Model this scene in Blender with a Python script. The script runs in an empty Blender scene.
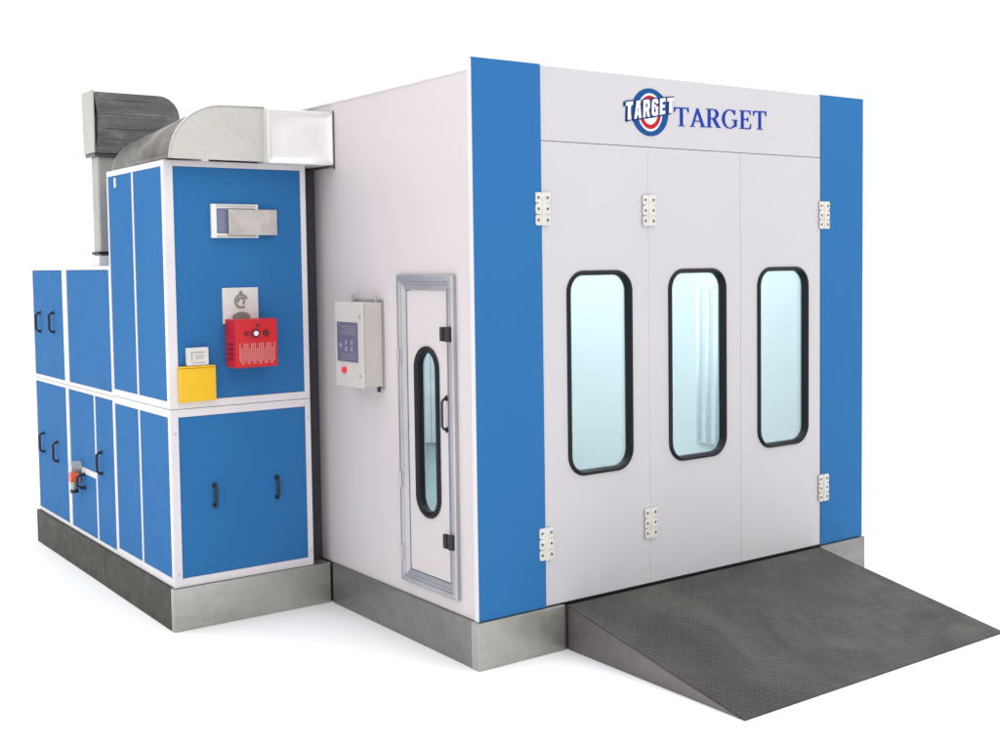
import bpy, bmesh, math, random
from mathutils import Vector, Matrix
from mathutils.geometry import tessellate_polygon
random.seed(7)
sc = bpy.context.scene
C = sc.collection

# ------------------------------------------------------------------ materials
def nt(m):
    m.use_nodes = True
    t = m.node_tree
    return t, t.nodes, t.links, t.nodes['Principled BSDF']

def coords(t, scale=(1, 1, 1)):
    tc = t.nodes.new('ShaderNodeTexCoord'); mp = t.nodes.new('ShaderNodeMapping')
    mp.inputs['Scale'].default_value = scale
    t.links.new(tc.outputs['Object'], mp.inputs['Vector'])
    return mp.outputs['Vector']

def noise(t, vec, scale, detail=4, rough=.55, dist=0):
    n = t.nodes.new('ShaderNodeTexNoise')
    n.inputs['Scale'].default_value = scale; n.inputs['Detail'].default_value = detail
    n.inputs['Roughness'].default_value = rough; n.inputs['Distortion'].default_value = dist
    t.links.new(vec, n.inputs['Vector'])
    return n.outputs['Fac']

def ramp(t, fac, stops):
    r = t.nodes.new('ShaderNodeValToRGB'); e = r.color_ramp.elements
    while len(e) < len(stops): e.new(.5)
    for el, (p, c) in zip(e, stops):
        el.position = p; el.color = (*c, 1)
    t.links.new(fac, r.inputs['Fac'])
    return r.outputs['Color']

def mapr(t, fac, a, b, lo=.3, hi=.7):
    m = t.nodes.new('ShaderNodeMapRange')
    m.inputs[1].default_value = lo; m.inputs[2].default_value = hi
    m.inputs[3].default_value = a; m.inputs[4].default_value = b
    t.links.new(fac, m.inputs[0])
    return m.outputs[0]

def bump(t, h, strength, distance, bs):
    b = t.nodes.new('ShaderNodeBump')
    b.inputs['Strength'].default_value = strength; b.inputs['Distance'].default_value = distance
    t.links.new(h, b.inputs['Height']); t.links.new(b.outputs['Normal'], bs.inputs['Normal'])

def painted(name, c0, c1, rough=.4, scale=1.2, bumpd=.002, metal=0, spec=.4):
    m = bpy.data.materials.new(name); t, N, L, bs = nt(m)
    v = coords(t)
    f = noise(t, v, scale, 3)
    L.new(ramp(t, f, [(.3, c0), (.7, c1)]), bs.inputs['Base Color'])
    f2 = noise(t, v, scale * 6, 5)
    L.new(mapr(t, f2, rough - .05, rough + .08), bs.inputs['Roughness'])
    bs.inputs['Metallic'].default_value = metal
    bs.inputs['Specular IOR Level'].default_value = spec
    if bumpd: bump(t, f, .25, bumpd * 10, bs)
    return m

def steel(name, stops, rough=.35, metal=.85, scale=2.2, stretch=(1, 1, 1), bumps=.15, bd=.01, dist=.6):
    m = bpy.data.materials.new(name); t, N, L, bs = nt(m)
    v = coords(t, stretch)
    f = noise(t, v, scale, 7, .62, dist)
    v2 = coords(t)
    fg = noise(t, v2, scale * 22, 6, .7)
    mg = t.nodes.new('ShaderNodeMix'); mg.data_type = 'FLOAT'; mg.inputs[0].default_value = .32
    L.new(f, mg.inputs[2]); L.new(fg, mg.inputs[3])
    L.new(ramp(t, mg.outputs[0], stops), bs.inputs['Base Color'])
    f2 = noise(t, v2, scale * 9, 4, .6)
    L.new(mapr(t, f2, rough - .08, rough + .14), bs.inputs['Roughness'])
    bs.inputs['Metallic'].default_value = metal
    bump(t, f, bumps, bd, bs)
    return m

def plain(name, col, rough=.5, metal=0, emit=0, spec=.4):
    m = bpy.data.materials.new(name); t, N, L, bs = nt(m)
    v = coords(t); f = noise(t, v, 25, 3)
    c = Vector(col)
    L.new(ramp(t, f, [(.3, tuple(c * .93)), (.7, tuple(c * 1.05))]), bs.inputs['Base Color'])
    bs.inputs['Roughness'].default_value = rough; bs.inputs['Metallic'].default_value = metal
    bs.inputs['Specular IOR Level'].default_value = spec
    if emit:
        bs.inputs['Emission Color'].default_value = (*col, 1); bs.inputs['Emission Strength'].default_value = emit
    return m

M = {}
M['white'] = painted('white_panel', (.508, .496, .520), (.530, .516, .540), .42, .7, 0)
M['side_white'] = painted('side_wall_panel', (.575, .525, .540), (.610, .568, .575), .42, .6, 0)
M['blue'] = painted('blue_panel', (.027, .140, .352), (.030, .146, .364), .6, .8, 0, spec=.05)
M['frame'] = painted('white_aluminium', (.65, .62, .65), (.69, .665, .69), .35, 3, .0004)
M['trim'] = painted('brushed_aluminium', (.42, .42, .45), (.50, .50, .53), .42, 3, 0, metal=.85)
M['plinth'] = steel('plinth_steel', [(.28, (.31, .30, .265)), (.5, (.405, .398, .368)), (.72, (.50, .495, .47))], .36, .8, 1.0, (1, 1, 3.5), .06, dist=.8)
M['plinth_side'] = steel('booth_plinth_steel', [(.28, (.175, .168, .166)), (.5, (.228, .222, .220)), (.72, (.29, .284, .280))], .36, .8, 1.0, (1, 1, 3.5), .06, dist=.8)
M['plinth_dark'] = steel('shaded_plinth_steel', [(.28, (.022, .021, .015)), (.5, (.036, .034, .025)), (.74, (.068, .063, .049))], .6, .1, 1.1, (1, 1, 3), .06, dist=.8)  # left side of the cabinet plinth: its shade is painted into the steel colour
M['galv'] = steel('galvanised_sheet', [(.25, (.44, .435, .40)), (.5, (.55, .545, .505)), (.75, (.64, .635, .59))], .45, .7, 1.8, bumps=.05)
M['galv_bright'] = steel('bright_galvanised_sheet', [(.2, (.74, .73, .71)), (.7, (.84, .83, .82))], .42, .5, 2.0, bumps=.05)
M['galv_mid'] = steel('dull_galvanised_pipe', [(.25, (.33, .32, .29)), (.5, (.43, .42, .39)), (.8, (.55, .54, .51))], .45, .5, 4, bumps=.05)
M['galv_brown'] = steel('brown_shaded_galvanised', [(.28, (.095, .086, .077)), (.5, (.18, .168, .152)), (.72, (.33, .315, .29))], .34, .8, 2.4, bumps=.05)  # left-facing duct skin: its dark reflection is painted into the sheet colour
M['galv_dark'] = steel('dark_streaked_galvanised', [(.28, (.085, .085, .088)), (.5, (.14, .14, .145)), (.70, (.27, .27, .275))], .32, .8, 2.6, (1, 1, 5), .2)
M['black'] = plain('black_rubber', (.010, .010, .015), .42, spec=.22)
M['blackplastic'] = plain('black_plastic', (.015, .015, .02), .3)
M['gap'] = plain('gap_shade', (.048, .046, .058), .6)  # colour of the shade in the gap beside the booth
M['hinge'] = painted('cream_hinge_steel', (.56, .54, .50), (.68, .66, .62), .35, 20, .0003)
M['screw'] = plain('bronze_screw', (.13, .10, .08), .4, .6)
M['red'] = painted('red_burner_paint', (.46, .008, .013), (.56, .012, .017), .35, 5, .0005)
M['redlight'] = plain('pink_grille_slat', (.60, .20, .20), .5)
M['darkred'] = plain('dark_red_recess', (.12, .008, .02), .5)
M['yellow'] = painted('yellow_paint', (.72, .42, .006), (.77, .47, .01), .45, 6, .0004)
M['greybox'] = plain('pale_grey_plastic', (.62, .62, .60), .5)
M['mark'] = plain('printed_grey', (.20, .20, .20), .6)
M['mark_pale'] = plain('faded_print', (.36, .34, .33), .6)
M['ctl'] = painted('beige_enclosure_paint', (.50, .475, .45), (.56, .53, .50), .4, 4, .0004)
M['screen'] = plain('purple_grey_screen', (.13, .13, .19), .3)
M['screenmark'] = plain('screen_print', (.26, .26, .34), .4)
M['redbtn'] = plain('red_button', (.75, .05, .06), .35)
M['valve'] = plain('orange_valve', (.75, .10, .04), .4)
M['navy'] = plain('navy_ink', (.006, .028, .17), .6, spec=.1)
M['ringblue'] = plain('ring_blue_ink', (.008, .070, .24), .6, spec=.1)
M['ringred'] = plain('ring_red_ink', (.48, .012, .02), .6, spec=.1)
M['ink_white'] = plain('white_ink', (.72, .72, .74), .45)
M['ink_blue'] = plain('royal_blue_ink', (.007, .036, .34), .6, spec=.1)
M['plate'] = painted('zinc_plate', (.42, .39, .36), (.56, .53, .50), .4, 14, .0008, metal=.3)
M['bluegrey'] = plain('blue_grey_opening', (.19, .21, .32), .5)
M['interior'] = painted('interior_white_panel', (.78, .81, .81), (.82, .84, .84), .5, .8, 0)
M['lamp'] = plain('lit_fluorescent_diffuser', (1, 1, 1), .5, emit=4.9)
M['tube'] = plain('lit_corner_tube', (.82, .90, .94), .5, emit=.12)

def grating():
    m = bpy.data.materials.new('floor_grating'); t, N, L, bs = nt(m)
    v = coords(t)
    w = N.new('ShaderNodeTexBrick'); w.offset = 0
    w.inputs['Scale'].default_value = 14; w.inputs['Mortar Size'].default_value = .03
    w.inputs['Brick Width'].default_value = .5; w.inputs['Row Height'].default_value = .5
    w.inputs['Color1'].default_value = (.22, .27, .27, 1); w.inputs['Color2'].default_value = (.25, .30, .30, 1)
    w.inputs['Mortar'].default_value = (.42, .46, .46, 1)
    L.new(v, w.inputs['Vector']); L.new(w.outputs['Color'], bs.inputs['Base Color'])
    bs.inputs['Roughness'].default_value = .5
    return m
M['grating'] = grating()

def tread():
    m = bpy.data.materials.new('tread_plate_steel'); t, N, L, bs = nt(m)
    v = coords(t)
    f = noise(t, v, 1.3, 8, .62, .8)
    col = ramp(t, f, [(.25, (.044, .042, .041)), (.5, (.068, .065, .061)), (.72, (.108, .103, .095))])
    # raised lozenges of the tread plate, turned alternately left and right
    tc = N.new('ShaderNodeTexCoord'); sp = N.new('ShaderNodeSeparateXYZ'); L.new(tc.outputs['Object'], sp.inputs[0])
    def mth(op, a, b=None):
        n = N.new('ShaderNodeMath'); n.operation = op
        for k, q in enumerate((a, b)):
            if q is None: continue
            if isinstance(q, (int, float)): n.inputs[k].default_value = q
            else: L.new(q, n.inputs[k])
        return n.outputs[0]
    u = mth('MULTIPLY', sp.outputs['X'], 30.0); w_ = mth('MULTIPLY', sp.outputs['Y'], 30.0)
    fu = mth('SUBTRACT', mth('FRACT', u), .5); fv = mth('SUBTRACT', mth('FRACT', w_), .5)
    par = mth('FLOORED_MODULO', mth('ADD', mth('FLOOR', u), mth('FLOOR', w_)), 2.0)
    sg = mth('SUBTRACT', mth('MULTIPLY', par, 2.0), 1.0); sv = mth('MULTIPLY', sg, fv)
    a_ = mth('DIVIDE', mth('ADD', fu, sv), .72); b_ = mth('DIVIDE', mth('SUBTRACT', fu, sv), .22)
    d_ = mth('ADD', mth('POWER', mth('ABSOLUTE', a_), 2.0), mth('POWER', mth('ABSOLUTE', b_), 2.0))
    loz = mapr(t, d_, 1.0, 0.0, .2, 1.2)
    wear = noise(t, v, 2.2, 4, .6)
    amt = mth('MULTIPLY', loz, mapr(t, wear, .06, .42))
    mx = N.new('ShaderNodeMix'); mx.data_type = 'RGBA'
    L.new(amt, mx.inputs[0]); L.new(col, mx.inputs[6]); mx.inputs[7].default_value = (.17, .162, .152, 1)
    L.new(mx.outputs[2], bs.inputs['Base Color'])
    f2 = noise(t, v, 9, 5, .6)
    L.new(mapr(t, f2, .48, .68), bs.inputs['Roughness'])
    bs.inputs['Metallic'].default_value = .35; bs.inputs['Specular IOR Level'].default_value = .12
    bump(t, loz, .3, .002, bs)
    return m
M['tread'] = tread()
M['ramp_side'] = steel('ramp_side_steel', [(.25, (.135, .118, .118)), (.5, (.17, .150, .150)), (.8, (.22, .20, .198))], .45, .6, 2.0)

def glass():
    m = bpy.data.materials.new('tinted_window_glass'); t, N, L, bs = nt(m)
    N.remove(bs)
    tr = N.new('ShaderNodeBsdfTransparent'); tr.inputs['Color'].default_value = (.875, .968, .990, 1)
    gl = N.new('ShaderNodeBsdfGlossy'); gl.inputs['Roughness'].default_value = .04
    gl.inputs['Color'].default_value = (.9, .95, 1, 1)
    fr = N.new('ShaderNodeFresnel'); fr.inputs['IOR'].default_value = 1.45
    mx = N.new('ShaderNodeMixShader')
    ge = N.new('ShaderNodeNewGeometry'); iv = N.new('ShaderNodeMath'); iv.operation = 'SUBTRACT'; iv.inputs[0].default_value = 1
    L.new(ge.outputs['Backfacing'], iv.inputs[1]); ml = N.new('ShaderNodeMath'); ml.operation = 'MULTIPLY'
    L.new(fr.outputs[0], ml.inputs[0]); L.new(iv.outputs[0], ml.inputs[1]); L.new(ml.outputs[0], mx.inputs[0]); L.new(tr.outputs[0], mx.inputs[1]); L.new(gl.outputs[0], mx.inputs[2])
    L.new(mx.outputs[0], N['Material Output'].inputs['Surface'])
    return m
M['glass'] = glass()

# ------------------------------------------------------------------ object helpers
def link(name, me, mat, parent=None):
    o = bpy.data.objects.new(name, me); C.objects.link(o)
    if mat is not None: me.materials.append(M[mat])
    if parent is not None: o.parent = parent
    return o

def finish(name, bm, mat, parent=None, smooth=False):
    bmesh.ops.recalc_face_normals(bm, faces=bm.faces)
    me = bpy.data.meshes.new(name); bm.to_mesh(me); bm.free()
    if smooth:
        for p in me.polygons: p.use_smooth = True
    return link(name, me, mat, parent)

def add_box(bm, x0, x1, y0, y1, z0, z1, bev=.0):
    vs = [bm.verts.new((x, y, z)) for x in (x0, x1) for y in (y0, y1) for z in (z0, z1)]
    idx = [(0, 1, 3, 2), (4, 6, 7, 5), (0, 4, 5, 1), (2, 3, 7, 6), (0, 2, 6, 4), (1, 5, 7, 3)]
    fs = [bm.faces.new([vs[i] for i in f]) for f in idx]
    if bev:
        es = list({e for f in fs for e in f.edges})
        bmesh.ops.bevel(bm, geom=es, offset=bev, segments=2, profile=.6, affect='EDGES')

def box(name, mat, parent, *b, bev=.004):
    bm = bmesh.new(); add_box(bm, *b, bev=bev)
    return finish(name, bm, mat, parent)

def boxes(name, mat, parent, lst, bev=.003):
    bm = bmesh.new()
    for b in lst: add_box(bm, *b, bev=bev)
    return finish(name, bm, mat, parent)

def cyl(bm, p0, p1, r, n=16, r1=None):
    p0, p1 = Vector(p0), Vector(p1); d = (p1 - p0).normalized()
    a = d.orthogonal().normalized(); b = d.cross(a); r1 = r if r1 is None else r1
    A = [bm.verts.new(p0 + r * (math.cos(2 * math.pi * i / n) * a + math.sin(2 * math.pi * i / n) * b)) for i in range(n)]
    B = [bm.verts.new(p1 + r1 * (math.cos(2 * math.pi * i / n) * a + math.sin(2 * math.pi * i / n) * b)) for i in range(n)]
    for i in range(n): bm.faces.new((A[i], A[(i + 1) % n], B[(i + 1) % n], B[i]))
    bm.faces.new(A[::-1]); bm.faces.new(B)

# planes: a 2-D point (u, v) and a depth d (towards the outside) -> world
def front(y0):  return lambda u, v, d: (u, y0 - d, v)
def left(x0):   return lambda u, v, d: (x0 - d, u, v)

def add_plate(bm, outer, holes, P, d0, d1):
    loops = [outer] + list(holes)
    tri = tessellate_polygon([[Vector((u, v, 0)) for u, v in l] for l in loops])
    flat = [q for l in loops for q in l]
    A = [bm.verts.new(P(u, v, d1)) for u, v in flat]
    B = [bm.verts.new(P(u, v, d0)) for u, v in flat]
    for a, b, c in tri:
        try: bm.faces.new((A[a], A[b], A[c])); bm.faces.new((B[c], B[b], B[a]))
        except ValueError: pass
    k = 0
    for l in loops:
        n = len(l)
        for i in range(n):
            a, b = k + i, k + (i + 1) % n
            bm.faces.new((A[a], A[b], B[b], B[a]))
        k += n

def plate(name, mat, parent, outer, holes, P, d0, d1):
    bm = bmesh.new(); add_plate(bm, outer, holes, P, d0, d1)
    return finish(name, bm, mat, parent)

def rect(u0, u1, v0, v1): return [(u0, v0), (u1, v0), (u1, v1), (u0, v1)]

def rrect(u0, u1, v0, v1, r, n=10):
    pts = []
    for cx, cy, a0 in ((u1 - r, v1 - r, 0), (u0 + r, v1 - r, 90), (u0 + r, v0 + r, 180), (u1 - r, v0 + r, 270)):
        for i in range(n + 1):
            a = math.radians(a0 + 90 * i / n)
            pts.append((cx + r * math.cos(a), cy + r * math.sin(a)))
    return pts

def ellipse(cx, cy, rx, ry, n=48):
    return [(cx + rx * math.cos(2 * math.pi * i / n), cy + ry * math.sin(2 * math.pi * i / n)) for i in range(n)]

def gasket(name, parent, u0, u1, v0, v1, r, P, w=.026, deep=.034):
    """black rubber seal: outer size given, section swept round a rounded rectangle"""
    prof = [(0, -.001), (.002, .008), (.010, .015), (.020, .016), (w - .006, .011), (w, .003), (w + .003, -.004), (w + .003, -deep)]
    bm = bmesh.new(); rings = []
    for o, d in prof:
        rings.append([bm.verts.new(P(u, v, d)) for u, v in rrect(u0 + o, u1 - o, v0 + o, v1 - o, max(r - o, .01))])
    n = len(rings[0])
    for a, b in zip(rings, rings[1:]):
        for i in range(n): bm.faces.new((a[i], a[(i + 1) % n], b[(i + 1) % n], b[i]))
    return finish(name, bm, 'black', parent, smooth=True)

def handle(name, parent, u, v0, v1, P, out=.045, r=.009, mat='blackplastic'):
    """C-shaped pull handle on a plane"""
    bm = bmesh.new()
    path = [(0, v0, 0), (0, v0 + .004, out * .6), (0, v0 + .02, out), (0, v1 - .02, out), (0, v1 - .004, out * .6), (0, v1, 0)]
    pts = [Vector(P(u + a, b, c)) for a, b, c in path]
    n = 10; rings = []
    for i, p in enumerate(pts):
        d = (pts[min(i + 1, len(pts) - 1)] - pts[max(i - 1, 0)]).normalized()
        side = Vector(P(1, 0, 0)) - Vector(P(0, 0, 0)); b = d.cross(side).normalized()
        rings.append([bm.verts.new(p + r * (math.cos(2 * math.pi * k / n) * side + math.sin(2 * math.pi * k / n) * b)) for k in range(n)])
    for A, B in zip(rings, rings[1:]):
        for k in range(n): bm.faces.new((A[k], A[(k + 1) % n], B[(k + 1) % n], B[k]))
    bm.faces.new(rings[0]); bm.faces.new(rings[-1][::-1])
    for v in (v0, v1):
        c0, c1 = Vector(P(u, v, 0)), Vector(P(u, v, .006)); cyl(bm, c0, c1, .016, 14)
    return finish(name, bm, mat, parent, smooth=False)

def tube(bm, pts, r, n=10):
    pts = [Vector(p) for p in pts]; rings = []; ref = Vector((0, 1, 0))
    for i, p in enumerate(pts):
        d = (pts[min(i + 1, len(pts) - 1)] - pts[max(i - 1, 0)]).normalized()
        a = ref - d * ref.dot(d); a.normalize(); b = d.cross(a)
        rings.append([bm.verts.new(p + r * (math.cos(2 * math.pi * k / n) * a + math.sin(2 * math.pi * k / n) * b)) for k in range(n)])
    for A, B_ in zip(rings, rings[1:]):
        for k in range(n): bm.faces.new((A[k], A[(k + 1) % n], B_[(k + 1) % n], B_[k]))
    bm.faces.new(rings[0]); bm.faces.new(rings[-1][::-1])

def screw(parent, P, u, v, d0, r=.006, mat='screw', h=.004):
    bm = bmesh.new(); cyl(bm, P(u, v, d0), P(u, v, d0 + h), r, 12, r * .7)
    return finish('screw', bm, mat, parent)

def empty(name, loc, label, cat, group=None):
    o = bpy.data.objects.new(name, None); C.objects.link(o); o.location = loc; o.empty_display_size = .2
    o['label'] = label; o['category'] = cat
    if group: o['group'] = group
    return o

# things are modelled in world metres; roots stand at the origin of their base, children are shifted back
ROOTS = []
def thing(name, loc, label, cat, group=None):
    o = empty(name, loc, label, cat, group); ROOTS.append(o); return o

# ------------------------------------------------------------------ dimensions (metres)
W, H, HB = 3.255, 3.300, .264
S1, S2 = .456, 2.810
HR = 3.232                  # roof / side wall height
D = 5.60                    # booth depth
UE, UA, UG = 1.706, 1.062, .134
UT, UL1, LCT, UL = 2.850, 2.780, 2.225, 4.760
F, LW = front(0), left(0)

# ------------------------------------------------------------------ setting
bm = bmesh.new()
bmesh.ops.create_circle(bm, cap_ends=True, radius=150, segments=64)
fl = finish('floor', bm, None)
m = bpy.data.materials.new('white_studio_floor'); t, N, L, bs = nt(m)
bs.inputs['Base Color'].default_value = (.93, .93, .93, 1); bs.inputs['Roughness'].default_value = .9
bs.inputs['Specular IOR Level'].default_value = .05
fl.data.materials.append(m); fl['kind'] = 'structure'
# ------------------------------------------------------------------ spray booth
B = thing('spray_booth', (0, 0, 0), 'large white walk-in spray booth with blue corner panels, three tall windows and lettering above', 'spray booth')

SD = dict(y0=.178, y1=.775, z0=.346, z1=2.147)          # side-door outer frame
# side wall with the side-door opening
plate('side_wall', 'side_white', B, rect(.004, D, HB, HR), [rect(SD['y0'] + .02, SD['y1'] - .02, SD['z0'] + .02, SD['z1'] - .02)], LW, -.05, 0)
box('wall_top_trim', 'frame', B, -.006, .03, .03, D, HR, HR + .012, bev=.002)
box('corner_trim', 'frame', B, -.008, .0, -.002, .032, HB, H - .005, bev=.002)
box('front_post', 'interior', B, .052, S1 - .01, .023, .048, HB + .01, HR - .06, bev=0)
box('front_post', 'interior', B, S2 + .01, W - .07, .023, .048, HB + .01, HR - .06, bev=0)
box('far_side_wall', 'white', B, W - .05, W, .03, D, HB, HR, bev=0)
box('interior_wall_panel', 'interior', B, W - .064, W - .052, .06, D - .06, HB + .03, HR - .06, bev=0)
box('back_wall', 'white', B, .051, W - .066, D - .05, D - .002, HB, HR, bev=0)
box('interior_back_panel', 'interior', B, .06, W - .07, D - .064, D - .052, HB + .03, HR - .06, bev=0)
box('roof', 'white', B, .002, W - .002, .055, D - .003, HR - .05, HR - .002, bev=0)
box('interior_floor', 'grating', B, .055, W - .066, .06, D - .066, HB - .04, HB + .01, bev=0)
box('interior_side_panel', 'interior', B, .052, .060, .85, D - .07, HB + .03, HR - .06, bev=0)

# blue corner panels
for x0, x1, yb in ((-.002, S1, -.004), (S2 + .004, W, -.004)):
    box('corner_panel', 'blue', B, x0, x1, -.006, .022, HB + .002, H, bev=.003)
# header
box('header_panel', 'white', B, S1 + .002, S2 + .002, .0, .05, 2.884, H - .006, bev=.003)
box('door_sill', 'black', B, S1 + .004, S2, .004, .05, HB - .012, HB + .004, bev=0)

# front door leaves
seams = [S1, 1.256, 2.043, S2 + .004]
wins = [(.628, 1.123), (1.413, 1.911), (2.195, 2.690)]
zb, zt = .980, 2.160
for i in range(3):
    a, b = seams[i] + (.0025, .0008, .0013)[i], seams[i + 1] - (.0008, .0013, .0025)[i]
    w0, w1 = wins[i]
    lf = plate('door_leaf', 'white', B, rect(a, b, HB + .007, 2.880), [rrect(w0 + .022, w1 - .022, zb + .022, zt - .022, .103)], F, -.05, 0)
    gasket('gasket', lf, w0, w1, zb, zt, .125, F)
    plate('pane', 'glass', lf, rrect(w0 + .024, w1 - .024, zb + .024, zt - .024, .101), [], F, -.036, -.030)
box('door_seal_strip', 'white', B, 1.245, 1.267, .051, .056, HB + .02, 2.87, bev=0)
box('door_seal_strip', 'white', B, 2.032, 2.054, .051, .056, HB + .02, 2.87, bev=0)

# hinges: two leaves, a knuckle and six screws each
def make_hinge(x, z):
    bm = bmesh.new(); hh = .182
    for s in (-1, 1):
        for k in (-1, 0, 1):       # each wing is cut into three rounded lugs round its screws
            add_plate(bm, rrect(*sorted((x + s * .008, x + s * .050)), z + k * .062 - .029, z + k * .062 + .029, .010, 4), [], F, .006, .013)
        add_plate(bm, rect(*sorted((x + s * .007, x + s * .024)), z - hh / 2, z + hh / 2), [], F, .0065, .0125)
    cyl(bm, (x, -.012, z - hh / 2), (x, -.012, z + hh / 2), .009, 14)
    h = finish('hinge', bm, 'hinge', B)
    for s in (-1, 1):
        for k in (-1, 0, 1): screw(h, F, x + s * .032, z + k * .062, .0125, .0085)
    return h
def copy_part(o, dx, dz):
    c = o.copy(); C.objects.link(c); c.parent = o.parent; c.location = Vector(o.location) + Vector((dx, 0, dz))
    for ch in list(o.children):
        d = ch.copy(); C.objects.link(d); d.parent = c
    return c
h0 = make_hinge(.460, 2.505)
for x, z in ((1.256, 2.508), (2.845, 2.500), (.460, .628), (1.256, .638), (2.840, .656)):
    copy_part(h0, x - .460, z - 2.505)

# plinth of the booth
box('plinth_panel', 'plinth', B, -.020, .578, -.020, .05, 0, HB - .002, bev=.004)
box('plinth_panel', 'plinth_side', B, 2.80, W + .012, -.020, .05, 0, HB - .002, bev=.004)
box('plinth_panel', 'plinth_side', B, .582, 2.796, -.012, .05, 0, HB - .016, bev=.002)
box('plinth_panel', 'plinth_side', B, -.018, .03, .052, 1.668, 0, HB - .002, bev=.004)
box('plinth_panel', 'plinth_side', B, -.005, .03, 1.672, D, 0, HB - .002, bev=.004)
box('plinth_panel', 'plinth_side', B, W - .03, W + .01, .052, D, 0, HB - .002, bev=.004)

# side door: mitred aluminium frame, panel, window, handle, latches
y0, y1, z0, z1 = SD['y0'], SD['y1'], SD['z0'], SD['z1']
fw = dict(t=.088, b=.070, n=.098, f=.066)       # widths of top, bottom, near (small y) and far rails
iy0, iy1, iz0, iz1 = y0 + fw['n'], y1 - fw['f'], z0 + fw['b'], z1 - fw['t']
stp = [(0, -.03), (0, .022), (.10, .028), (.38, .028), (.46, .016), (.60, .016), (.68, .010), (.97, .004), (1, 0), (1, -.03)]
bm = bmesh.new(); rings = []
qo = [(y0, z0), (y1, z0), (y1, z1), (y0, z1)]; qi = [(iy0, iz0), (iy1, iz0), (iy1, iz1), (iy0, iz1)]
for s_, d_ in stp:
    rings.append([bm.verts.new(LW(*(Vector(a).lerp(Vector(b), s_)), d_)) for a, b in zip(qo, qi)])
rings.append(rings[0])
for a, b in zip(rings, rings[1:]):
    for i in range(4): bm.faces.new((a[i], a[(i + 1) % 4], b[(i + 1) % 4], b[i]))
df = finish('door_frame', bm, 'trim', B)
for za in (.46, .9, 1.62):
    bm = bmesh.new(); cyl(bm, LW(y1 - .02, za, .030), LW(y1 - .02, za + .10, .030), .010, 12); finish('hinge_pin', bm, 'trim', df)
wy0, wy1, wz0, wz1 = .365, .622, .752, 1.742
sd = plate('side_door', 'side_white', B, rect(iy0 + .004, iy1 - .004, iz0 + .004, iz1 - .004), [rrect(wy0 + .03, wy1 - .03, wz0 + .03, wz1 - .03, .097)], LW, -.045, -.004)
gasket('gasket', sd, wy0, wy1, wz0, wz1, .127, LW, w=.034, deep=.032)
plate('pane', 'glass', sd, rrect(wy0 + .032, wy1 - .032, wz0 + .032, wz1 - .032, .095), [], LW, -.034, -.028)
handle('handle', sd, .287, 1.285, 1.462, LW, out=.034, r=.0075)
for z in (1.822, .668):
    lt = boxes('latch', 'blackplastic', B, [(-.050, -.026, y0 + .012, y0 + .052, z - .042, z + .042), (-.050, -.026, y0 + .066, y0 + .100, z - .040, z + .040), (-.044, -.03, y0 + .05, y0 + .07, z - .022, z + .022)], bev=.005)

# inside: lit ceiling strips and a tall corner light on the far wall
for x in (.55, 1.25, 1.95, 2.65):
    box('ceiling_light', 'lamp', B, x - .16, x + .16, .16, D - .5, HR - .10, HR - .075, bev=.003)
cf = box('corner_light', 'interior', B, W - .10, W - .066, 1.22, 1.54, .76, 2.02, bev=.004)
for y in (1.28, 1.38, 1.48):
    bm = bmesh.new(); cyl(bm, (W - .108, y, .78), (W - .108, y, 1.98), .018, 12); finish('tube', bm, 'tube', cf, True)

# ------------------------------------------------------------------ emblem and lettering on the header
def poly_mesh(name, mat, parent, polys, d0, d1, step=.00025):
    """polys: (outer, holes) lists in panel coordinates; each piece sits a hair above the one before"""
    bm = bmesh.new()
    for i, (o, hs) in enumerate(polys): add_plate(bm, o, hs, F, d0, d1 + i * step)
    return finish(name, bm, mat, parent)

def arc(cx, cy, rx, ry, a0, a1, n=20):
    return [(cx + rx * math.cos(math.radians(a0 + (a1 - a0) * i / n)), cy + ry * math.sin(math.radians(a0 + (a1 - a0) * i / n))) for i in range(n + 1)]

def band(cx, cy, rx, ry, wx, wy, a0, a1, n=20):
    return arc(cx, cy, rx, ry, a0, a1, n) + arc(cx, cy, rx - wx, ry - wy, a1, a0, n)

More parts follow.
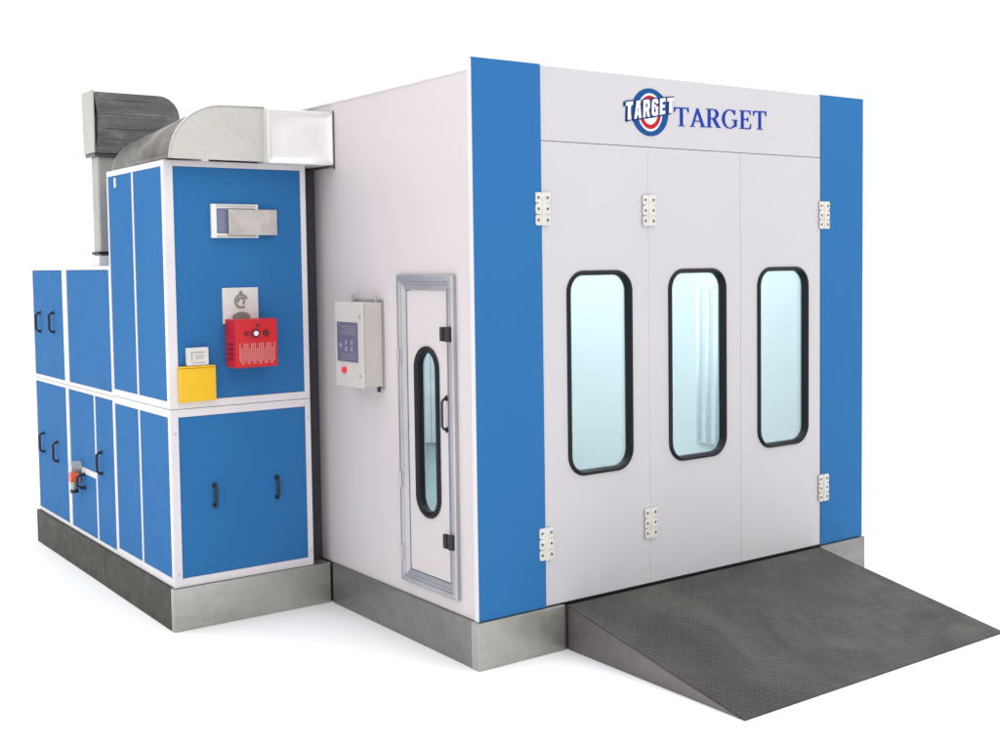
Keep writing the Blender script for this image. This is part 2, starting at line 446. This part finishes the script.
def serif_letter(ch):
    """unit-high roman capital; returns (polygons, advance)"""
    s, h = .055, .15          # serif thickness, stem width
    P_ = []
    if ch == 'T':
        P_ = [([(0, 1), (.0, .74), (.045, .74), (.09, .93), (.30, .945), (.30, .05), (.20, .03), (.20, 0), (.55, 0), (.55, .03), (.45, .05), (.45, .945), (.66, .93), (.705, .74), (.75, .74), (.75, 1)], [])]
        return P_, .76
    if ch == 'A':
        P_ = [([(.36, 1), (.44, 1), (.76, .05), (.83, .03), (.83, 0), (.53, 0), (.53, .03), (.60, .05), (.53, .28), (.245, .28), (.18, .05), (.26, .03), (.26, 0), (0, 0), (0, .03), (.08, .05)],
               [[(.265, .335), (.515, .335), (.392, .74)]])]
        return P_, .80
    if ch == 'R':
        o = [(0, 1), (0, .97), (.09, .95), (.09, .05), (0, .03), (0, 0), (.33, 0), (.33, .03), (.24, .05), (.24, .46), (.33, .46), (.57, 0), (.80, 0), (.80, .03), (.73, .05), (.50, .485)] + arc(.40, .735, .27, .265, -68, 90, 14)
        return [(o, [[(.24, .52)] + arc(.36, .735, .145, .215, -88, 88, 12) + [(.24, .95)]])], .80
    if ch == 'G':
        P_ = [(band(.42, .50, .42, .52, .155, .055, 48, 312, 34), []),
              ([(.655, .42), (.655, .06), (.73, .10), (.80, .10), (.80, .42), (.86, .44), (.86, .47), (.53, .47), (.53, .44)], []),
              ([(.66, .98), (.61, .87), (.67, .72), (.715, .72), (.715, 1.0)], [])]
        return P_, .90
    if ch == 'E':
        P_ = [([(0, 1), (0, .97), (.09, .95), (.09, .05), (0, .03), (0, 0), (.62, 0), (.67, .28), (.625, .28), (.56, .07), (.51, .055), (.24, .055), (.24, .49), (.42, .49), (.455, .40), (.50, .40), (.50, .64), (.455, .64), (.42, .545), (.24, .545), (.24, .945), (.50, .945), (.55, .93), (.59, .77), (.635, .77), (.62, 1)], [])]
        return P_, .72

def set_text(word, x0, x1, zc0, zc1, h0, h1, italic=.0):
    adv = []; polys = []; x = 0
    for ch in word:
        ps, a = serif_letter(ch); adv.append((x, ps)); x += a + .045
    tot = x - .045
    for off, ps in adv:
        grp = []
        for o, hs in ps:
            def mp(p):
                s = (p[0] + off) / tot; hgt = h0 + (h1 - h0) * s
                return (x0 + (x1 - x0) * s + italic * p[1] * hgt, zc0 + (zc1 - zc0) * s + (p[1] - .5) * hgt)
            grp.append(([mp(p) for p in o], [[mp(p) for p in h] for h in hs]))
        polys.append(grp)
    return polys
for g in set_text('TARGET', 1.470, 2.285, 3.074, 3.097, .112, .117):
    poly_mesh('lettering', 'ink_blue', B, g, .0005, .0035, .0004)

ec, ez = 1.275, 3.087
em = plate('emblem', 'ringblue', B, ellipse(ec, ez, .148, .140), [ellipse(ec, ez, .099, .112)], F, .0005, .003)
plate('ring', 'ink_white', em, ellipse(ec, ez, .0995, .1125), [ellipse(ec, ez, .087, .098)], F, .0005, .0028)
plate('ring', 'ringred', em, ellipse(ec, ez, .0875, .0985), [ellipse(ec, ez, .062, .072)], F, .0005, .0032)
plate('ring', 'ink_white', em, ellipse(ec, ez, .0625, .0725), [], F, .0005, .0026)

def block(ch):
    b = .30
    if ch == 'T': return [([(0, 1), (0, .78), (.25, .78), (.25, 0), (.55, 0), (.55, .78), (.80, .78), (.80, 1)], [])], .80
    if ch == 'A': return [([(.24, 1), (.60, 1), (.84, 0), (.56, 0), (.52, .18), (.32, .18), (.28, 0), (0, 0)], [[(.36, .38), (.48, .38), (.42, .72)]])], .84
    if ch == 'R': return [([(0, 1), (0, 0), (.28, 0), (.28, .34), (.38, .34), (.52, 0), (.82, 0), (.64, .38), (.76, .50), (.78, .68), (.74, .88), (.62, 1)], [[(.28, .56), (.44, .56), (.50, .67), (.44, .78), (.28, .78)]])], .80
    if ch == 'G': return [([(.76, .70), (.76, .84), (.60, 1), (.18, 1), (0, .84), (0, .16), (.18, 0), (.76, 0), (.76, .54), (.42, .54), (.42, .38), (.50, .38), (.50, .20), (.30, .20), (.27, .24), (.27, .76), (.30, .80), (.46, .80), (.50, .76), (.50, .70)], [])], .78
    if ch == 'E': return [([(0, 1), (0, 0), (.64, 0), (.64, .22), (.28, .22), (.28, .40), (.58, .40), (.58, .60), (.28, .60), (.28, .78), (.64, .78), (.64, 1)], [])], .66
def block_word(x0, x1, zc0, zc1, h0, h1, hm, dx=0, dz=0, grow=1.0, sk=.04, thick=0):
    adv = []; x = 0
    for ch in 'TARGET':
        ps, a = block(ch); adv.append((x, a, ps)); x += a + .20
    tot = x - .20; out = []
    for off, a, ps in adv:
        for o, hs in ps:
            cxm = off + a / 2
            def mp(p, g=grow):
                u = cxm + (p[0] + off - cxm) * (1 + (g - 1) * .9); s = u / tot
                hh = (h0 + (h1 - h0) * s) * (1 + hm * (1 - (2 * s - 1) ** 2))
                v = (p[1] - .5) * hh * g
                return (x0 + (x1 - x0) * s + v * sk + dx, zc0 + (zc1 - zc0) * s + v + dz)
            out.append(([mp(p) for p in o], [[mp(p) for p in h] for h in hs] if grow == 1 else []))
    return out
poly_mesh('letter_backing', 'navy', em, block_word(1.080, 1.462, 3.082, 3.142, .104, .088, .06, 0, 0, 1.16), .001, .0048, .0002)
poly_mesh('letter_backing', 'navy', em, block_word(1.080, 1.462, 3.082, 3.142, .104, .088, .06, -.014, -.006, 1.12), .001, .0036, .0002)
poly_mesh('emblem_lettering', 'ink_white', em, block_word(1.080, 1.462, 3.082, 3.142, .104, .088, .06), .001, .0075, .0003)

# ------------------------------------------------------------------ entry ramp
R = thing('entry_ramp', (1.69, -.02, 0), 'dark steel tread plate ramp sloping up to the three front doors', 'ramp')
rx0, rx1, ry, rz = .592, 2.786, -1.375, HB - .006
bm = bmesh.new()
def quad(bm, pts, th):
    a = [bm.verts.new(p) for p in pts]; b = [bm.verts.new(Vector(p) - Vector((0, 0, th))) for p in pts]
    n = len(a); bm.faces.new(a); bm.faces.new(b[::-1])
    for i in range(n): bm.faces.new((a[i], b[i], b[(i + 1) % n], a[(i + 1) % n]))
quad(bm, [(rx0, -.022, rz), (rx0, ry, .008), (rx1, ry, .008), (rx1, -.022, rz)], .0075)
bmesh.ops.bevel(bm, geom=[e for e in bm.edges], offset=.0015, segments=1, affect='EDGES')
finish('deck_plate', bm, 'tread', R)
for x0, x1 in ((rx0 + .003, rx0 + .011), (rx1 - .011, rx1 - .003)):
    bm = bmesh.new()
    P = lambda u, v, d: (x0 + d, u, v)
    add_plate(bm, [(-.026, .002), (-.026, rz - .010), (ry + .03, .003), (ry + .03, .002)], [], P, 0, x1 - x0)
    finish('side_plate', bm, 'ramp_side', R)
box('support_rib', 'ramp_side', R, 1.68, 1.69, -.7, -.03, .002, .10, bev=0)

# ------------------------------------------------------------------ steel base under the two blue cabinets
K = thing('steel_base', (-.6, 3.2, 0), 'low steel plinth under the two blue cabinets beside the booth', 'plinth')
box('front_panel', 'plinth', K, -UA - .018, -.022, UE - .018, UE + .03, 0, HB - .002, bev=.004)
boxes('side_panel', 'plinth_dark', K, [(-UA - .020, -UA + .03, UE + .032, 3.0, 0, HB - .003)], bev=.004)['label'] = 'steel side of the plinth, its shade put into the colour'
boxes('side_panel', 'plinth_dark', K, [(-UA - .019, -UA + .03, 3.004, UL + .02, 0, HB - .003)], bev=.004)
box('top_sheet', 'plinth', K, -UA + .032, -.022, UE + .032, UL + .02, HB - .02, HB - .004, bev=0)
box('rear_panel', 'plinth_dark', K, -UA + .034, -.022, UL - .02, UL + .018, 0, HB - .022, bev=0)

# ------------------------------------------------------------------ tall cabinet (air supply)
T = thing('air_supply_cabinet', (-.6, 2.2, HB), 'tall blue cabinet with white edges carrying the bent galvanised duct', 'cabinet')
UF, ULF = front(UE), left(-UA)
zm0, zm1, zms = 1.300, 1.402, 1.352
X0, X1, Y0, Y1 = -UA, -UG, UE, UL1
box('body', 'blue', T, X0 + .012, X1 - .004, Y0 + .012, Y1 - .004, HB + .004, UT - .006, bev=0)
# frame profiles, upper and lower section
for za, zb_, side, top, bot, nm in ((zms + .0015, UT, .058, .036, .046, 'upper_frame'), (HB, zms - .0015, .050, .048, .052, 'lower_frame')):
    rs = .036
    lst = [(X0, X0 + side, Y0, Y0 + .045, za, zb_), (X1 - rs, X1, Y0, Y0 + .03, za, zb_),
           (X0 + side, X1 - rs, Y0 + .001, Y0 + .03, zb_ - top, zb_), (X0 + side, X1 - rs, Y0 + .001, Y0 + .03, za, za + bot),
           (X0 + .001, X0 + .03, Y0 + .045, Y1, zb_ - top, zb_), (X0 + .001, X0 + .03, Y0 + .045, Y1, za, za + bot),
           (X0 + .001, X0 + .03, 2.262, 2.288, za + bot, zb_ - top), (X0 + .001, X0 + .03, Y1 - .022, Y1, za + bot, zb_ - top),
           (X0 + .03, X1, Y0 + .03, Y1, zb_ - .01, zb_ - .001)]
    boxes('frame', 'frame', T, lst, bev=.0025)
    # blue panels
    box('front_panel', 'blue', T, X0 + side + .001, X1 - rs - .001, Y0 + .005, Y0 + .03, za + bot + .001, zb_ - top - .001, bev=.002)
    box('side_panel', 'blue', T, X0 + .005, X0 + .028, Y0 + .047, 2.260, za + bot + .001, zb_ - top - .001, bev=.002)
    box('side_panel', 'blue', T, X0 + .005, X0 + .028, 2.290, Y1 - .024, za + bot + .001, zb_ - top - .001, bev=.002)
for u in (-.794, -.380): handle('handle', T, u, .740, .866, UF, out=.024, r=.010)
for u, v in ((X0 + .026, 1.205), (X0 + .026, .345), (X1 - .018, 1.225), (X1 - .018, .36)):
    screw(T, UF, u, v, 0, .009, 'galv', .004)
# outlet with a half-open sliding plate
vo = plate('vent_hatch', 'galv_bright', T, rect(-.776, -.470, 2.385, 2.592), [rect(-.742, -.490, 2.412, 2.566)], UF, -.004, .014)
plate('opening', 'bluegrey', vo, rect(-.744, -.488, 2.410, 2.568), [], UF, -.004, .003)
box('sliding_plate', 'plate', vo, -.672, -.352, UE - .034, UE - .026, 2.402, 2.560, bev=.002)
for z in (2.390, 2.578): box('plate_rail', 'galv', vo, -.742, -.488, UE - .025, UE - .015, z, z + .008, bev=.001)
# grey mounting plate with a coil mark
gp = plate('mounting_plate', 'greybox', T, rect(-.713, -.480, 1.857, 2.078), [], UF, -.004, .006)
bm = bmesh.new()
for r_, a0, a1 in ((.045, 20, 300), (.026, -60, 200)):
    add_plate(bm, [(x - .594, z + 1.995) for x, z in band(0, 0, r_, r_, .012, .012, a0, a1, 22)], [], UF, .006, .009 + r_ * .05)
add_plate(bm, [(-.612, 2.035), (-.590, 2.030), (-.582, 2.052), (-.598, 2.060)], [], UF, .006, .010)
finish('spring_hook', bm, 'mark', gp)
plate('round_port', 'mark', gp, ellipse(-.594, 1.894, .058, .034, 24), [], UF, .006, .012)
# small white lug high on the side
box('lifting_lug', 'frame', T, X0 - .004, X0 + .006, 2.590, 2.618, 2.735, 2.800, bev=.004)
# dark strip standing in for shade in the open gap between cabinet and booth
box('gap_shade_strip', 'gap', T, X1 + .001, -.002, Y0 + .135, Y0 + .165, HB + .001, UT - .02, bev=0)

# ------------------------------------------------------------------ burner, yellow box, small meter
G = thing('gas_burner', (-.565, UE, 1.58), 'red ribbed burner box on the tall blue cabinet, below the grey plate', 'burner')
G_y = UE - .170
box('housing', 'red', G, -.703, -.432, G_y, UE - .007, 1.592, 1.886, bev=.006)
GF = front(G_y)
grl = boxes('grille', 'redlight', G, [(-.682 + k * .0125, -.6755 + k * .0125, G_y - .004, G_y + .001, 1.612 + (.018 if k % 3 == 0 else 0), 1.742 - (.03 if k % 4 == 1 else 0)) for k in range(19)], bev=.001)
bm = bmesh.new(); cyl(bm, GF(-.577, 1.800, -.001), GF(-.577, 1.800, .016), .015, 20); finish('knob', bm, 'ink_white', G)
bm = bmesh.new(); cyl(bm, GF(-.577, 1.800, -.001), GF(-.577, 1.800, .010), .027, 20); finish('knob_ring', bm, 'darkred', G)
for u, v, r_ in ((-.634, 1.800, .014), (-.508, 1.800, .020), (-.560, 1.848, .009)):
    bm = bmesh.new(); cyl(bm, GF(u, v, -.001), GF(u, v, .008), r_, 14); finish('button', bm, 'darkred', G)
boxes('side_slot', 'darkred', G, [(-.706, -.700, UE - .13, UE - .06, 1.64 + .03 * k, 1.652 + .03 * k) for k in range(4)], bev=.001)

Y = thing('yellow_box', (-.9, UE, 1.40), 'small yellow box on the tall blue cabinet, left of the red burner', 'box')
box('case', 'yellow', Y, -1.008, -.782, UE - .040, UE - .001, 1.395, 1.598, bev=.005)
box('lid', 'yellow', Y, -1.007, -.783, UE - .039, UE - .001, 1.600, 1.611, bev=.002)
Q = thing('grey_meter', (-.89, UE, 1.61), 'small pale grey meter directly above the yellow box', 'meter')
box('case', 'greybox', Q, -.959, -.824, UE - .036, UE - .001, 1.614, 1.722, bev=.005)
QF = front(UE - .036)
bm = bmesh.new()
add_plate(bm, rect(-.935, -.850, 1.690, 1.697), [], QF, 0, .0015); add_plate(bm, rect(-.935, -.928, 1.640, 1.690), [], QF, 0, .0015)
add_plate(bm, rect(-.905, -.860, 1.655, 1.675), [rect(-.899, -.866, 1.660, 1.670)], QF, 0, .0015); add_plate(bm, rect(-.925, -.850, 1.628, 1.633), [], QF, 0, .0015)
finish('dial_print', bm, 'mark_pale', Q)

# ------------------------------------------------------------------ low cabinet (exhaust)
Z = thing('exhaust_cabinet', (-.6, 3.8, HB), 'lower blue cabinet with white edges at the far left, behind the tall one', 'cabinet')
A0, A1 = UL1 + .004, UL
box('body', 'blue', Z, X0 + .012, X1 - .004, A0 + .004, A1 - .012, HB + .004, LCT - .006, bev=0)
lst = []
for za, zb_ in ((1.345, LCT), (HB, 1.342)):
    lst += [(X0 + .001, X0 + .03, A0, A1, zb_ - .026, zb_), (X0 + .001, X0 + .03, A0, A1, za, za + .026),
            (X0, X0 + .03, 3.80 if za > 1 else 3.835, 3.91 if za > 1 else 3.905, za + .026, zb_ - .026), (X0 + .001, X0 + .03, A1 - .012, A1, za + .026, zb_ - .026),
            (X0 + .001, X0 + .03, A0, A0 + .02, za + .026, zb_ - .026)]
lst += [(X0 + .03, X1, A0, A1, LCT - .01, LCT - .001)]
lst += [(X0 + .002, X0 + .03, 3.200, 3.226, HB + .026, 1.316), (X0 + .002, X0 + .03, 3.226, 3.835, .722, .765)]
boxes('frame', 'frame', Z, lst, bev=.002)
pan = [(3.912, A1 - .014, 1.372, LCT - .028), (A0 + .022, 3.798, 1.372, LCT - .028), (3.907, A1 - .014, HB + .028, 1.314),
       (A0 + .022, 3.198, HB + .028, 1.314), (3.228, 3.833, .767, 1.314), (3.228, 3.833, HB + .028, .720)]
for a, b, c, d in pan: box('side_panel', 'blue', Z, X0 + .006, X0 + .028, a, b, c, d, bev=.002)
for u, v in ((4.56, 1.79), (4.18, 1.80), (4.57, .83), (4.19, .80), (3.09, .855)):
    handle('handle', Z, u, v - .075, v + .075, left(X0 + .006), out=.038, r=.010)
V = thing('gas_valve', (-UA, 3.6, .72), 'orange and grey gas valve sticking out of the low cabinet side', 'valve')
bm = bmesh.new(); cyl(bm, (-UA + .004, 3.60, .765), (-UA - .07, 3.60, .765), .040, 18); finish('flange', bm, 'galv', V)
bm = bmesh.new(); cyl(bm, (-UA - .02, 3.60, .69), (-UA - .075, 3.60, .69), .046, 20, .036); finish('body', bm, 'valve', V)
bm = bmesh.new(); cyl(bm, (-UA - .05, 3.60, .745), (-UA - .05, 3.60, .60), .022, 14); finish('pipe_stub', bm, 'galv_mid', V)
handle('lever', V, 3.50, .62, .72, left(X0 + .006), out=.06, r=.010)
bm = bmesh.new(); cyl(bm, (-UA - .045, 3.60, .60), (-UA - .045, 3.60, .575), .030, 14); finish('cap', bm, 'blackplastic', V)

# ------------------------------------------------------------------ control box on the side wall
Cb = thing('control_box', (-.07, 1.15, 1.47), 'pale control box with grey screen and red button on the side wall', 'control box')
bx, by0, by1, bz0, bz1 = -.140, .975, 1.330, 1.470, 1.985
box('case', 'ctl', Cb, bx + .012, -.006, by0 + .004, by1 - .004, bz0 + .004, bz1 - .004, bev=.005)
box('door', 'ctl', Cb, bx, bx + .010, by0, by1, bz0, bz1, bev=.003)
CF = left(bx)
sp = plate('screen', 'screen', Cb, rect(1.040, 1.300, 1.622, 1.862), [], CF, -.001, .003)
bm = bmesh.new()
for k in range(5): add_plate(bm, rect(1.06 + .01 * (k % 2), 1.27 - .03 * (k % 3), 1.836 - .012 * k, 1.840 - .012 * k), [], CF, .003, .004)
for a, b in ((1.10, 1.74), (1.17, 1.74), (1.10, 1.70), (1.17, 1.70), (1.24, 1.72)): add_plate(bm, rect(a, a + .03, b - .014, b + .014), [], CF, .003, .004)
for k in range(3): add_plate(bm, rect(1.07, 1.25, 1.665 - .014 * k, 1.669 - .014 * k), [], CF, .003, .004)
finish('display_print', bm, 'screenmark', sp)
bm = bmesh.new(); cyl(bm, CF(1.205, 1.570, 0), CF(1.205, 1.570, .018), .019, 20); finish('red_button', bm, 'redbtn', Cb)
for z in (1.90, 1.545):
    bm = bmesh.new(); cyl(bm, CF(1.012, z, 0), CF(1.012, z, .006), .010, 14); finish('lock', bm, 'galv', Cb)
for u in (1.002, 1.290):
    bm = bmesh.new(); cyl(bm, (-.035, u, bz1 - .002), (-.035, u, bz1 + .03), .009, 12); cyl(bm, (-.035, u, bz1 + .02), (-.035, u, bz1 + .045), .005, 10); finish('mounting_lug', bm, 'galv_mid', Cb)
box('mounting_rail', 'galv_mid', Cb, -.006, -.001, by0 - .008, by1 + .006, bz0 - .006, bz1 + .012, bev=.001)
bm = bmesh.new(); cyl(bm, (-.03, .99, bz0 + .006), (-.03, .99, bz0 - .028), .012, 12); finish('cable_gland', bm, 'blackplastic', Cb)

# ------------------------------------------------------------------ supply duct
U = thing('supply_duct', (-.7, 2.1, UT), 'wide bent galvanised duct from the tall cabinet top to the booth wall', 'duct')
ex0, ex1, ey0, ey1, ez0, ez1 = -1.062, -.442, 1.625, 2.66, UT + .003, 3.182
prof = [(ex0 + .01, ez0)]
prof += [(ex0 + .01 + .35 * (1 - math.cos(math.radians(a))) , ez0 + (ez1 - ez0) * math.sin(math.radians(a))) for a in range(6, 91, 6)]
prof += [(ex1, ez1 + .004), (ex1, ez0)]
# front and rear cheeks
Pe = lambda y: (lambda u, v, d: (u, y - d, v))
plate('cheek_plate', 'galv', U, prof, [], Pe(ey0), -.006, 0)
KZ = .72
profb = [(x, ez0 + (z - ez0) * KZ) for x, z in prof]
plate('cheek_plate', 'galv', U, profb, [], Pe(ey1), -.006, 0)
# curved outer skin
bm = bmesh.new(); n = len(prof) - 1
A = [bm.verts.new((x, ey0 + .006, z)) for x, z in prof[:n]]; Bv = [bm.verts.new((x, ey1, z)) for x, z in profb[:n]]
for i in range(n - 1): bm.faces.new((A[i], A[i + 1], Bv[i + 1], Bv[i]))
o = finish('outer_skin', bm, 'galv_brown', U, smooth=True)
md = o.modifiers.new('thickness', 'SOLIDIFY'); md.thickness = .004; md.offset = -1
# rolled seam along the cheek edge
bm = bmesh.new()
tube(bm, [(x, ey0 - .001, z) for x, z in prof[:n]], .006)
finish('rolled_seam', bm, 'galv', U, smooth=True)
# straight box into the wall: slightly dished front sheet with raised edges
sx0, sx1, sy0, sz0, sz1 = -.452, -.003, 1.560, UT - .008, 3.176
bm = bmesh.new()
def ring(i, d): return [(sx0 + i, sy0 + d, sz0 + i), (sx1 - i, sy0 + d, sz0 + i), (sx1 - i, sy0 + d, sz1 - i), (sx0 + i, sy0 + d, sz1 - i)]
rs = [[bm.verts.new(p) for p in ring(i, d)] for i, d in ((0, .95), (0, 0), (.008, -.001), (.02, .006), (.045, .018), (.075, .027), (.11, .030))]
for a, b in zip(rs, rs[1:]):
    for i in range(4): bm.faces.new((a[i], a[(i + 1) % 4], b[(i + 1) % 4], b[i]))
bm.faces.new(rs[-1]); bm.faces.new(rs[0][::-1])
o = finish('straight_section', bm, 'galv_bright', U, smooth=True)
o.data.polygons[0].use_smooth = True
with_sharp = o.data.set_sharp_from_angle(angle=math.radians(35))
bmf = bmesh.new()
add_box(bmf, sx1 - .004, sx1 + .001, sy0 - .012, sy0 - .001, sz0 - .022, sz1 + .010); add_box(bmf, sx1 - .030, sx1 + .001, sy0 - .012, 2.5, sz0 - .014, sz0 - .002); add_box(bmf, sx1 - .060, sx1 + .001, sy0 + .25, 2.5, sz1 + .002, sz1 + .016)
finish('wall_flange', bmf, 'galv_dark', U)

# ------------------------------------------------------------------ exhaust stack
S = thing('exhaust_stack', (-.9, 3.2, LCT), 'square grey exhaust pipe with a dark curved hood above the low cabinet', 'exhaust pipe')
px0, px1, py0, py1 = -1.000, -.82, 3.16, 3.30
box('pipe', 'galv_mid', S, px0, px1, py0, py1, LCT + .001, 2.99, bev=.010)
box('clamp', 'black', S, px0 - .012, px1 + .012, py0 - .012, py1 + .012, 2.305, 2.325, bev=.003)
box('base_collar', 'galv_bright', S, px0 - .015, px1 + .015, py0 - .015, py1 + .015, LCT + .001, LCT + .07, bev=.003)
box('flange', 'galv_dark', S, px0 - .030, px1 + .05, py0 - .035, py1 + .03, 2.985, 3.005, bev=.003)
hx0, hx1, hy0, hy1, hz0, hz1 = -1.030, -.425, 3.10, 3.34, 3.006, 3.425
R_ = .15
hp = [(hx0, hz0), (hx0 + .02, hz0 + .12), (hx0 + .025, hz0 + .25), (hx0, hz1)] + [(hx1 - R_ + R_ * math.sin(math.radians(a)), hz1 - R_ + R_ * math.cos(math.radians(a))) for a in range(0, 91, 10)] + [(hx1, hz0 - .12), (hx0 + .36, hz0 - .13), (hx0 + .20, hz0)]
plate('hood', 'galv_dark', S, hp, [], Pe(hy0), -(hy1 - hy0), 0)
plate('hood_mouth', 'galv', S, [(hy0 + .004, hz0 + .004), (hy1 - .002, hz0 + .004), (hy1 + .01, hz1 + .012), (hy0 - .002, hz1 + .012)], [], left(hx0 - .004), -.004, .004)
boxes('pressed_rib', 'galv_dark', S, [(hx0 + .04, hx1 - .10 - .1 * (k % 2), hy0 - .006, hy0 + .001, hz0 + .07 + .10 * k, hz0 + .078 + .10 * k) for k in range(4)], bev=.002)

# ------------------------------------------------------------------ children: keep world place under shifted roots
for r in ROOTS:
    for ch in r.children:
        ch.location = Vector(ch.location) - r.location

# ------------------------------------------------------------------ camera
cam = bpy.data.cameras.new('camera'); co = bpy.data.objects.new('camera', cam); C.objects.link(co)
rt, up, fw_ = Vector((.80960377, -.58682312, -.01343021)), Vector((.04288637, .03631754, .99841965)), Vector((.58540798, .80890028, -.05456953))
mw = Matrix((( rt.x, up.x, -fw_.x, -3.58460072), (rt.y, up.y, -fw_.y, -5.25736321), (rt.z, up.z, -fw_.z, 2.20912655), (0, 0, 0, 1)))
co.matrix_world = mw
cam.sensor_fit = 'HORIZONTAL'; cam.sensor_width = 36; cam.lens = 1191.0754 / 1000 * 36
cam.shift_x = (500 - 508.3123) / 1000; cam.shift_y = (327.9154 - 374.5) / 1000
cam.clip_start = .05; cam.clip_end = 1000
sc.camera = co

# ------------------------------------------------------------------ light: a bright white studio dome, dimmer to the left
w = bpy.data.worlds.new('World'); sc.world = w; w.use_nodes = True
t = w.node_tree; N = t.nodes; L = t.links; bg = N['Background']
tc = N.new('ShaderNodeTexCoord'); sx = N.new('ShaderNodeSeparateXYZ'); L.new(tc.outputs['Generated'], sx.inputs[0])
mz = N.new('ShaderNodeMapRange'); mz.inputs[1].default_value = .35; mz.inputs[2].default_value = .95; mz.inputs[3].default_value = 1.10; mz.inputs[4].default_value = 2.5
L.new(sx.outputs['Z'], mz.inputs[0])
mx = N.new('ShaderNodeMapRange'); mx.inputs[1].default_value = -.75; mx.inputs[2].default_value = -.10; mx.inputs[3].default_value = .80; mx.inputs[4].default_value = 1.0
L.new(sx.outputs['X'], mx.inputs[0])
my = N.new('ShaderNodeMapRange'); my.inputs[1].default_value = -.9; my.inputs[2].default_value = -.1; my.inputs[3].default_value = .95; my.inputs[4].default_value = 1.0
L.new(sx.outputs['Y'], my.inputs[0])
m2 = N.new('ShaderNodeMath'); m2.operation = 'MULTIPLY'; L.new(mx.outputs[0], m2.inputs[0]); L.new(my.outputs[0], m2.inputs[1])
mu = N.new('ShaderNodeMath'); mu.operation = 'MULTIPLY'; L.new(mz.outputs[0], mu.inputs[0]); L.new(m2.outputs[0], mu.inputs[1])
bg.inputs['Color'].default_value = (1, 1, 1, 1); L.new(mu.outputs[0], bg.inputs['Strength'])
# large unseen fill lamp, added high at the left to brighten left-facing sides
ld = bpy.data.lights.new('added_fill_light', 'AREA'); ld.shape = 'RECTANGLE'; ld.size = 6; ld.size_y = 4; ld.energy = 115; ld.color = (1, .985, .97)
lo = bpy.data.objects.new('added_fill_light', ld); C.objects.link(lo); lo.location = (-8.5, .5, 7.5)
lo.rotation_euler = (Vector((1.0, 1.0, 1.0)) - lo.location).to_track_quat('-Z', 'Y').to_euler()

sc.view_settings.view_transform = 'Standard'; sc.view_settings.look = 'None'
sc.view_settings.exposure = 0; sc.view_settings.gamma = 1
sc.render.engine = 'CYCLES'; sc.cycles.max_bounces = 8; sc.cycles.transparent_max_bounces = 8
sc.cycles.caustics_reflective = False; sc.cycles.caustics_refractive = False
sc.cycles.use_denoising = True; sc.cycles.sample_clamp_indirect = 6
